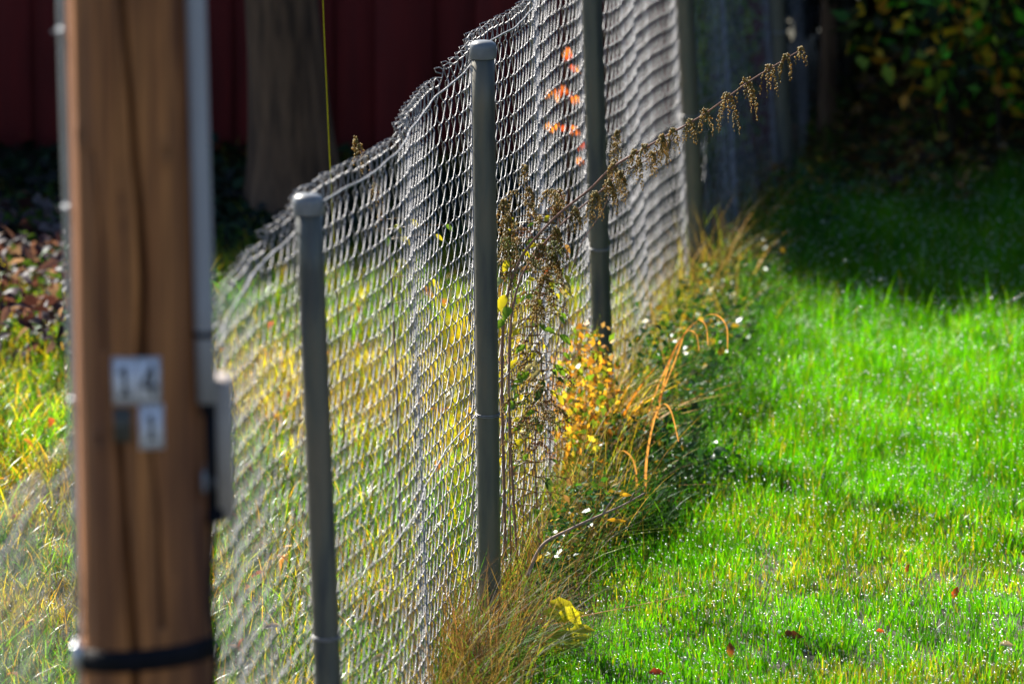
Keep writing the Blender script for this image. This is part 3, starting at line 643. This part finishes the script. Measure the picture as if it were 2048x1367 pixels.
# ------------------------------------------------------------ individual plants
def strand(b, p, L, dx, dy, col):
    """a drooping beaded seed string"""
    n = max(6, int(L/.0036)); q = Vector(p)
    for k in range(n):
        t = k/n; q = q+Vector((dx*(1-t)*1.2, dy*(1-t), -(1 if t > .12 else -.4)))*(L/n)
        b.blob(q+Vector(rng.normal(0, .0016, 3)), .0023*(1-.35*t)*rng.uniform(.7, 1.35), np.array(col)*rng.uniform(.5, 1.5))
def seed_cluster(p, L, n, parent, col=(.30, .25, .08), spread=.42):
    b = MB()
    for k in range(n):
        a = rng.uniform(0, 6.28); strand(b, Vector(p), L*1.15*rng.uniform(.4, 1.1), spread*math.cos(a), spread*math.sin(a), col)
    b.build('seed_cluster', M_dry, parent)
def nettle(label, stem_px, Y, r, clusters, leaves=(), group='dead nettles along the fence', stemcol=(.26, .15, .12), Y1=None):
    """stem_px: places along the stem, lowest first; the stem's foot is dropped to the ground"""
    Y1 = Y1 or Y; m = len(stem_px)
    pts = [P(x, y, Y+(Y1-Y)*k/max(1, m-1)) for k, (x, y) in enumerate(stem_px)]
    if pts[0].z > .02: pts = [Vector((pts[0].x, pts[0].y, -.01))]+pts
    t = tag(empty('nettle', (pts[0].x, pts[0].y, 0)), label, 'plant', group)
    s = spline(pts, 8); b = MB(); b.tube(s, np.linspace(r, r*.35, len(s)), 7, stemcol); b.build('stem', M_stem, t, True)
    for (x, y, L, n) in clusters:
        if x < 1260: n = int(n*1.2)
        best = min(s, key=lambda q: (P(x, y, q.y)-q).length); seed_cluster(best+Vector((0, 0, .003)), L, n, t)
    if 'crowded' in label: leaves = list(leaves)+[(rng.uniform(1015, 1130), rng.uniform(430, 1020), rng.uniform(.010, .026), [YG, LG, DKG, (.25, .16, .08), (.3, .3, .2)][rng.integers(5)]) for _ in range(130)]
    if 'crowded' in label or 'beside the second' in label:
        for _ in range(24):
            cy_ = rng.uniform(380, 900); cx_ = rng.uniform(1004, 1135); seed_cluster(P(cx_, cy_, Y+rng.uniform(-.06, .04)), rng.uniform(.025, .065), 6, t, [(.30, .26, .09), (.22, .26, .07), (.3, .2, .12)][rng.integers(3)], 1.1)
    if leaves:
        f = MB()
        for (x, y, L, c) in leaves:
            q = P(x, y, Y+rng.uniform(-.04, .04)); best = min(s, key=lambda z: (q-z).length)
            f.tube([best, best.lerp(q, .6)+Vector((0, 0, .005)), q], .0011, 4, (.2, .14, .06)); dd = (q-best).normalized()+Vector((0, -.2, -.5)); f.leaf(q, dd, (.1, -.8, .6), L, L*.6, c, curl=.5, rows=6)
        f.build('foliage', M_leaf, t)
YG = (.5, .5, .03); LG = (.14, .3, .03); DKG = (.05, .1, .03)
nettle('longest nettle stalk arching out over the lawn, dry seed clusters hanging from it',
       [(1012, 1190), (1008, 960), (1004, 760), (1010, 620), (1040, 520), (1105, 440), (1180, 378), (1225, 335), (1300, 290), (1390, 240), (1440, 206), (1500, 162), (1560, 125), (1606, 97)], 19.45, .0038,
       [(1601, 98, .04, 6), (1570, 118, .055, 9), (1535, 140, .065, 8), (1492, 165, .085, 11), (1453, 196, .08, 11), (1412, 222, .06, 9), (1372, 240, .05, 13), (1350, 258, .05, 9), (1325, 272, .065, 11), (1290, 290, .06, 8), (1262, 305, .05, 9), (1225, 330, .06, 7)], Y1=19.0)
nettle('second nettle stalk leaning right below the longest one, bushy with brown seed tassels',
       [(1035, 1130), (1022, 900), (1018, 700), (1040, 560), (1110, 462), (1190, 392), (1240, 350), (1290, 322), (1345, 280)], 19.5, .0032,
       [(1330, 290, .05, 8), (1300, 312, .055, 9), (1275, 328, .06, 9), (1240, 345, .065, 14), (1210, 365, .07, 14), (1185, 385, .07, 14), (1150, 420, .06, 12), (1110, 460, .06, 12), (1085, 500, .075, 13)])
nettle('dried nettle right beside the second post, drooping olive seed heads and a yellow leaf',
       [(1022, 1150), (1018, 800), (1024, 600), (1015, 470), (1008, 402)], 19.35, .0022,
       [(1008, 405, .05, 12), (1014, 440, .06, 13), (1022, 470, .07, 14), (1030, 510, .07, 12)],
       [(1015, 520, .03, YG), (1012, 590, .04, YG), (1018, 615, .04, LG), (1008, 640, .03, LG), (1000, 555, .03, (.2, .3, .2)), (1045, 500, .02, YG)])
nettle('upright narrow nettle tip against the mesh between second and third posts',
       [(1045, 1100), (1052, 850), (1066, 600), (1062, 430), (1050, 330)], 19.6, .0018,
       [(1051, 335, .05, 8), (1055, 380, .05, 8), (1062, 420, .05, 7)])
nettle('small nettle tip showing above the arching stalk just right of the third post',
       [(1100, 1060), (1106, 760), (1150, 520), (1215, 400), (1234, 268)], 19.9, .0016,
       [(1234, 270, .04, 7), (1236, 300, .05, 7), (1228, 335, .05, 7)])
nettle('crowded nettle with brown tassels and small green leaves hanging low right of the second post',
       [(1080, 1120), (1070, 900), (1085, 760), (1074, 620), (1108, 500), (1120, 375)], 19.55, .002,
       [(1120, 380, .05, 9), (1114, 420, .05, 10), (1100, 470, .06, 10), (1108, 520, .08, 14), (1115, 560, .09, 14), (1110, 610, .07, 11), (1125, 520, .08, 9)],
       [(1058, 745, .045, LG), (1040, 760, .04, LG), (1085, 690, .025, YG), (1110, 730, .03, LG), (1070, 705, .02, YG), (1035, 930, .03, LG), (1050, 690, .025, LG), (1090, 660, .03, LG), (1105, 740, .025, LG), (1080, 780, .03, DKG), (1100, 780, .018, YG), (1030, 805, .035, LG), (1060, 860, .03, LG), (1035, 720, .03, YG), (1120, 670, .03, LG), (1130, 550, .02, YG), (1070, 560, .02, YG), (1095, 535, .02, (.6, .12, .06)), (1045, 880, .03, YG), (1020, 855, .025, LG)])
nettle('dry brown nettle top poking over the wire between the first two posts',
       [(800, 1000), (790, 700), (775, 480), (745, 350), (722, 300), (710, 280)], 19.6, .003,
       [(711, 282, .03, 8), (722, 296, .04, 9), (736, 318, .04, 8), (760, 370, .06, 8), (780, 420, .05, 7)],
       [(790, 450, .03, YG), (800, 475, .03, YG), (775, 470, .025, LG), (795, 520, .035, YG), (820, 440, .025, YG), (840, 600, .03, LG), (870, 470, .02, YG), (860, 560, .03, YG), (890, 450, .02, LG), (780, 600, .03, LG)])

def straw(name, label, pts, r, col, cat='grass stalk', head=0, group=None):
    t = tag(empty(name, (pts[0].x, pts[0].y, max(0, pts[0].z))), label, cat, group); s = spline(pts, 8); b = MB(); b.tube(s, np.linspace(r, r*.4, len(s)), 6, col); b.build('stalk', M_dry, t, True)
    if head:
        h = MB()
        for k in range(head):
            q = s[-1].lerp(s[-1-min(len(s)-1, 6)], rng.random()); h.leaf(q+Vector(rng.normal(0, .002, 3)), (rng.normal()*.3, rng.normal()*.3, .8), (0, -1, 0), .012, .004, np.array((.4, .26, .1))*rng.uniform(.6, 1.3), rows=2)
        h.build('seed_head', M_dry, t)
straw('grass_stalk', 'tall yellow-green grass stalk rising above the wire beside the first post', [P(690, 900, 20.6), P(672, 560, 20.6), P(660, 330, 20.6), P(652, 150, 20.6), P(646, 0, 20.6), P(648, -60, 20.6)], .0027, (.26, .33, .02), head=60)
straw('grass_stalk', 'long pale bare stalk lying low across the bright lawn near the second post', [P(1085, 1253, 18.7), P(1150, 1234, 18.7), P(1260, 1212, 18.68), P(1378, 1188, 18.65)], .0014, (.6, .55, .4))
def twig():
    t = tag(empty('twig', G(1070, 1130)), 'bare grey forked twig sticking out of the weeds over the lawn', 'twig'); b = MB(); Y = 19.0
    m = spline([P(1055, 1150, Y), P(1085, 1090, Y), P(1140, 1058, Y), P(1200, 1030, Y), (P(1245, 1010, Y)), P(1290, 985, Y)], 8)
    b.tube(m, np.linspace(.0042, .0014, len(m)), 8, (.34, .24, .2)); b.tube(spline([P(1203, 1030, Y), P(1218, 1008, Y), P(1228, 992, Y)], 4), np.linspace(.0022, .001, 9), 6, (.34, .26, .22))
    for x, y, dx, dy in ((1260, 1000, 8, -16), (1272, 995, 14, -4), (1150, 1052, -4, -12), (1240, 1012, 12, 4)): b.tube([P(x, y, Y), P(x+dx, y+dy, Y)], [.0016, .0008], 5, (.3, .22, .18))
    b.build('branch', M_stem, t, True); f = MB()
    for x, y in ((1215, 1040), (1228, 1042), (1240, 990)): f.leaf(P(x, y, Y), (1, 0, .1), (0, -1, .5), .025, .014, (.6, .36, .03), lobes=2)
    f.build('leaves', M_leaf, t)
twig()

def clump(name, label, cat, px, py, n, H, wd, tab, spread=.05, ln=(.0, .5), dr=(.3, 1.6), mat=None, group=None, segs=6, yaw=None):
    g = G(px, py); t = tag(empty(name, g), label, cat, group); a = Acc(); p = np.zeros((n, 3)); p[:, 0] = g.x+rng.normal(0, spread, n); p[:, 1] = g.y+rng.normal(0, spread*1.5, n)
    col = pick(tab, n)*rng.uniform(.65, 1.25, (n, 1)); a.add(blades(p, rng.uniform(H*.4, H, n), rng.uniform(*wd, n), col, rng.uniform(*ln, n), rng.uniform(*dr, n), segs, yaw=yaw)); o = a.build('blades', mat or M_dry, None, t); return t
OR = [(.55, .27, .03), (.60, .36, .05), (.5, .26, .07), (.58, .44, .06), (.35, .38, .04)]
clump('grass_clump', 'bright orange withered grass clump around the foot of the third post', 'grass clump', 1180, 960, 260, .38, (.005, .012), OR+[(.5, .45, .05)], .045, group=None, ln=(0, .3), dr=(.2, 1.0))
_o = P(1172, 840, 20.8); bush('leafy_plant', 'bushy weed with glowing orange and yellow leaves between the second and third posts', 'plant', (_o.x, 20.85, _o.z-.01), (.085, .45, .23), 1150, .022, [(.55, .25, .03), (.6, .38, .05), (.5, .45, .05), (.4, .18, .03), (.2, .3, .03), (.1, .2, .02), (.3, .2, .1)], 10, mat=M_leaf)
clump('grass_clump', 'orange and green withered clump in front of the third post, low in the weeds', 'grass clump', 1160, 1030, 160, .22, (.004, .009), OR+[(.5, .5, .03), (.2, .34, .03)], .06)
clump('grass_clump', 'green tuft with long bent blades at the foot of the second post', 'grass clump', 935, 1330, 60, .26, (.004, .008), [(.08, .22, .02), (.14, .3, .02), (.3, .36, .04)], .035, dr=(.7, 1.9), mat=M_grass)
clump('grass_clump', 'brown wiry tuft spreading right of the foot of the second post', 'grass clump', 1050, 1290, 420, .24, (.0011, .0022), BR, .045, ln=(0, .9))
clump('grass_clump', 'brown wiry upright tuft between the first two posts, close to the second', 'grass clump', 925, 1380, 380, .34, (.0011, .0024), BR+[(.12, .18, .03)], .045, ln=(0, .45), dr=(.1, .9))
clump('grass_clump', 'pale dry feathery tuft glowing beside the fourth post', 'grass clump', 1420, 600, 160, .34, (.0011, .0026), [(.5, .38, .2), (.45, .4, .14), (.3, .4, .06)], .05)
clump('grass_clump', 'tall green tuft at the shade edge of the lawn, left of the lawn middle', 'grass clump', 1575, 650, 260, .13, (.004, .007), GR, .09, mat=M_grass, ln=(0, .4), dr=(.1, .9))
clump('grass_clump', 'tuft of green leaves showing over the sagging wire left of the first post', 'grass clump', 465, 640, 60, .17, (.008, .014), [(.1, .3, .02), (.07, .2, .02)], .03, mat=M_grass)
def arcs():
    for lab, pts, r in (('orange dead blade in a wide arch, tallest of the arching blades right of the fence', [(1310, 860), (1340, 720), (1385, 650), (1425, 628), (1452, 650), (1455, 700)], .0035),
                        ('orange dead blade in a tight hook inside the widest arch', [(1290, 850), (1330, 740), (1368, 668), (1395, 640), (1412, 652), (1416, 690)], .0035),
                        ('short rusty dead blade hooked under the two arching ones', [(1300, 860), (1350, 720), (1372, 665), (1392, 668), (1398, 700)], .003),
                        ('pale orange dead blade folded into a narrow upside-down hairpin below the arches', [(1292, 930), (1308, 840), (1325, 808), (1342, 822), (1357, 882)], .0036),
                        ('yellow-tipped dead blade arching close to the foot of the orange clump', [(1275, 1010), (1270, 930), (1250, 902), (1232, 905)], .0032)):
        pp = [P(x, y, 20.9 if pts[0][1] < 900 else 20.3) for x, y in pts]; f = pp[0].copy(); f.z = 0; pp = [f]+pp
        t = empty('arching_blade', f); tag(t, lab, 'grass blade', 'arching dead grass blades'); s = spline(pp, 8); b = MB(); n = len(s); V = []
        for k, q in enumerate(s):
            wd = r*(1-.75*k/n); V += [tuple(q+Vector((wd, 0, wd*.6))), tuple(q+Vector((0, -wd*.4, 0))), tuple(q-Vector((wd, 0, wd*.6)))]
        Q = [q for k in range(n-1) for q in ((3*k, 3*k+1, 3*k+4, 3*k+3), (3*k+1, 3*k+2, 3*k+5, 3*k+4))]
        b.add(V, Q, (), (.5, .31, .12)); b.build('blade', M_dry, t)
arcs()
def yellow_plant():
    g = G(1135, 1300); t = tag(empty('broad_leaf_plant', g), 'low plant with broad yellow-green leaves at the lawn edge, right of the second post', 'plant'); f = MB()
    for k, (x, y, L) in enumerate(((1122, 1205, .045), (1145, 1215, .045), (1105, 1225, .04), (1135, 1240, .05), (1120, 1270, .05), (1148, 1275, .055), (1160, 1262, .04), (1105, 1290, .04), (1140, 1290, .05), (1120, 1345, .035))):
        q = P(x, y, g.y+rng.uniform(-.16, -.06)); L = L*1.25; f.tube([g, g.lerp(q, .6)+Vector((0, 0, .01)), q], .0012, 4, (.3, .3, .05)); f.leaf(q-Vector((L*.4, 0, 0)), (rng.uniform(.5, 1), rng.uniform(-.3, .3), rng.uniform(-.5, .4)), (rng.uniform(-.4, .4), -.7, .7), L, L*.85, np.array((.50, .52, .03))*rng.uniform(.7, 1.2), curl=.35, rows=7, lobes=3)
    f.build('foliage', M_leaf, t)
yellow_plant()
def dark_weeds():
    n = 0
    for lab, x, y, k in (('dark green leafy weed in the shaded verge right of the third post', 1290, 960, 150), ('dark green leafy weed near the tip of the bare twig', 1370, 1000, 110), ('dark green leafy weed at the shade edge by the fourth post', 1460, 640, 150)):
        g = G(x, y); t = tag(empty('leafy_weed', g), lab, 'weed', 'leafy weeds along the verge'); f = MB()
        for j in range(k):
            r = rng.normal(0, .055, 2); q = Vector((g.x+r[0], g.y+r[1]*1.3, rng.uniform(.02, .15)))
            if j % 5 == 0: f.tube([Vector((g.x+r[0]*.3, g.y+r[1]*.3, 0)), q], .0012, 4, (.1, .12, .04))
            f.leaf(q, rdir(), (rng.normal()*.4, -.5, .8), rng.uniform(.02, .04), rng.uniform(.012, .022), pick([(.03, .11, .02), (.02, .08, .03), (.05, .16, .02)], 1)[0], rows=4)
        f.build('foliage', M_leaf, t)
dark_weeds()
# fallen leaves
for lab, x, y, L, c, dirv in (('dark brown curled leaf standing on edge, largest on the near lawn', 1580, 1290, .048, (.14, .05, .03), (1, .1, .25)),
                     ('orange-red leaf on the yellowish patch near the right edge of the lawn', 1915, 1212, .03, (.55, .14, .04), (.5, .3, 1)),
                     ('small bright orange leaf lying flat between the brown and orange-red leaves', 1760, 1278, .022, (.7, .18, .04), (1, .2, .1)),
                     ('narrow rusty leaf upright in the grass left of the brown curled leaf', 1472, 1330, .032, (.36, .12, .04), (.1, .2, 1)),
                     ('dark red-brown leaf at the bottom edge, leftmost of the fallen lawn leaves', 1312, 1362, .036, (.2, .04, .03), (1, .2, .2)),
                     ('small rusty leaf farther up the lawn from the orange-red one', 1820, 1160, .024, (.42, .12, .05), (.4, .3, .8)),
                     ('brown dead leaf half sunk in the far bright lawn', 1765, 668, .05, (.16, .07, .04), (1, .2, .3)),
                     ('pale grey leaf near the bottom right corner of the lawn', 2010, 1305, .03, (.4, .4, .42), (1, .1, .2))):
    g = G(x, y); b = MB(); b.leaf(Vector((g.x-L*.4, g.y-.02, .022)), dirv, (.2, -.7, .6), L, L*.75, c, curl=.6, rows=8, lobes=3)
    o = b.build('fallen_leaf', M_dry); tag(o, lab, 'leaf', 'fallen leaves on the lawn')
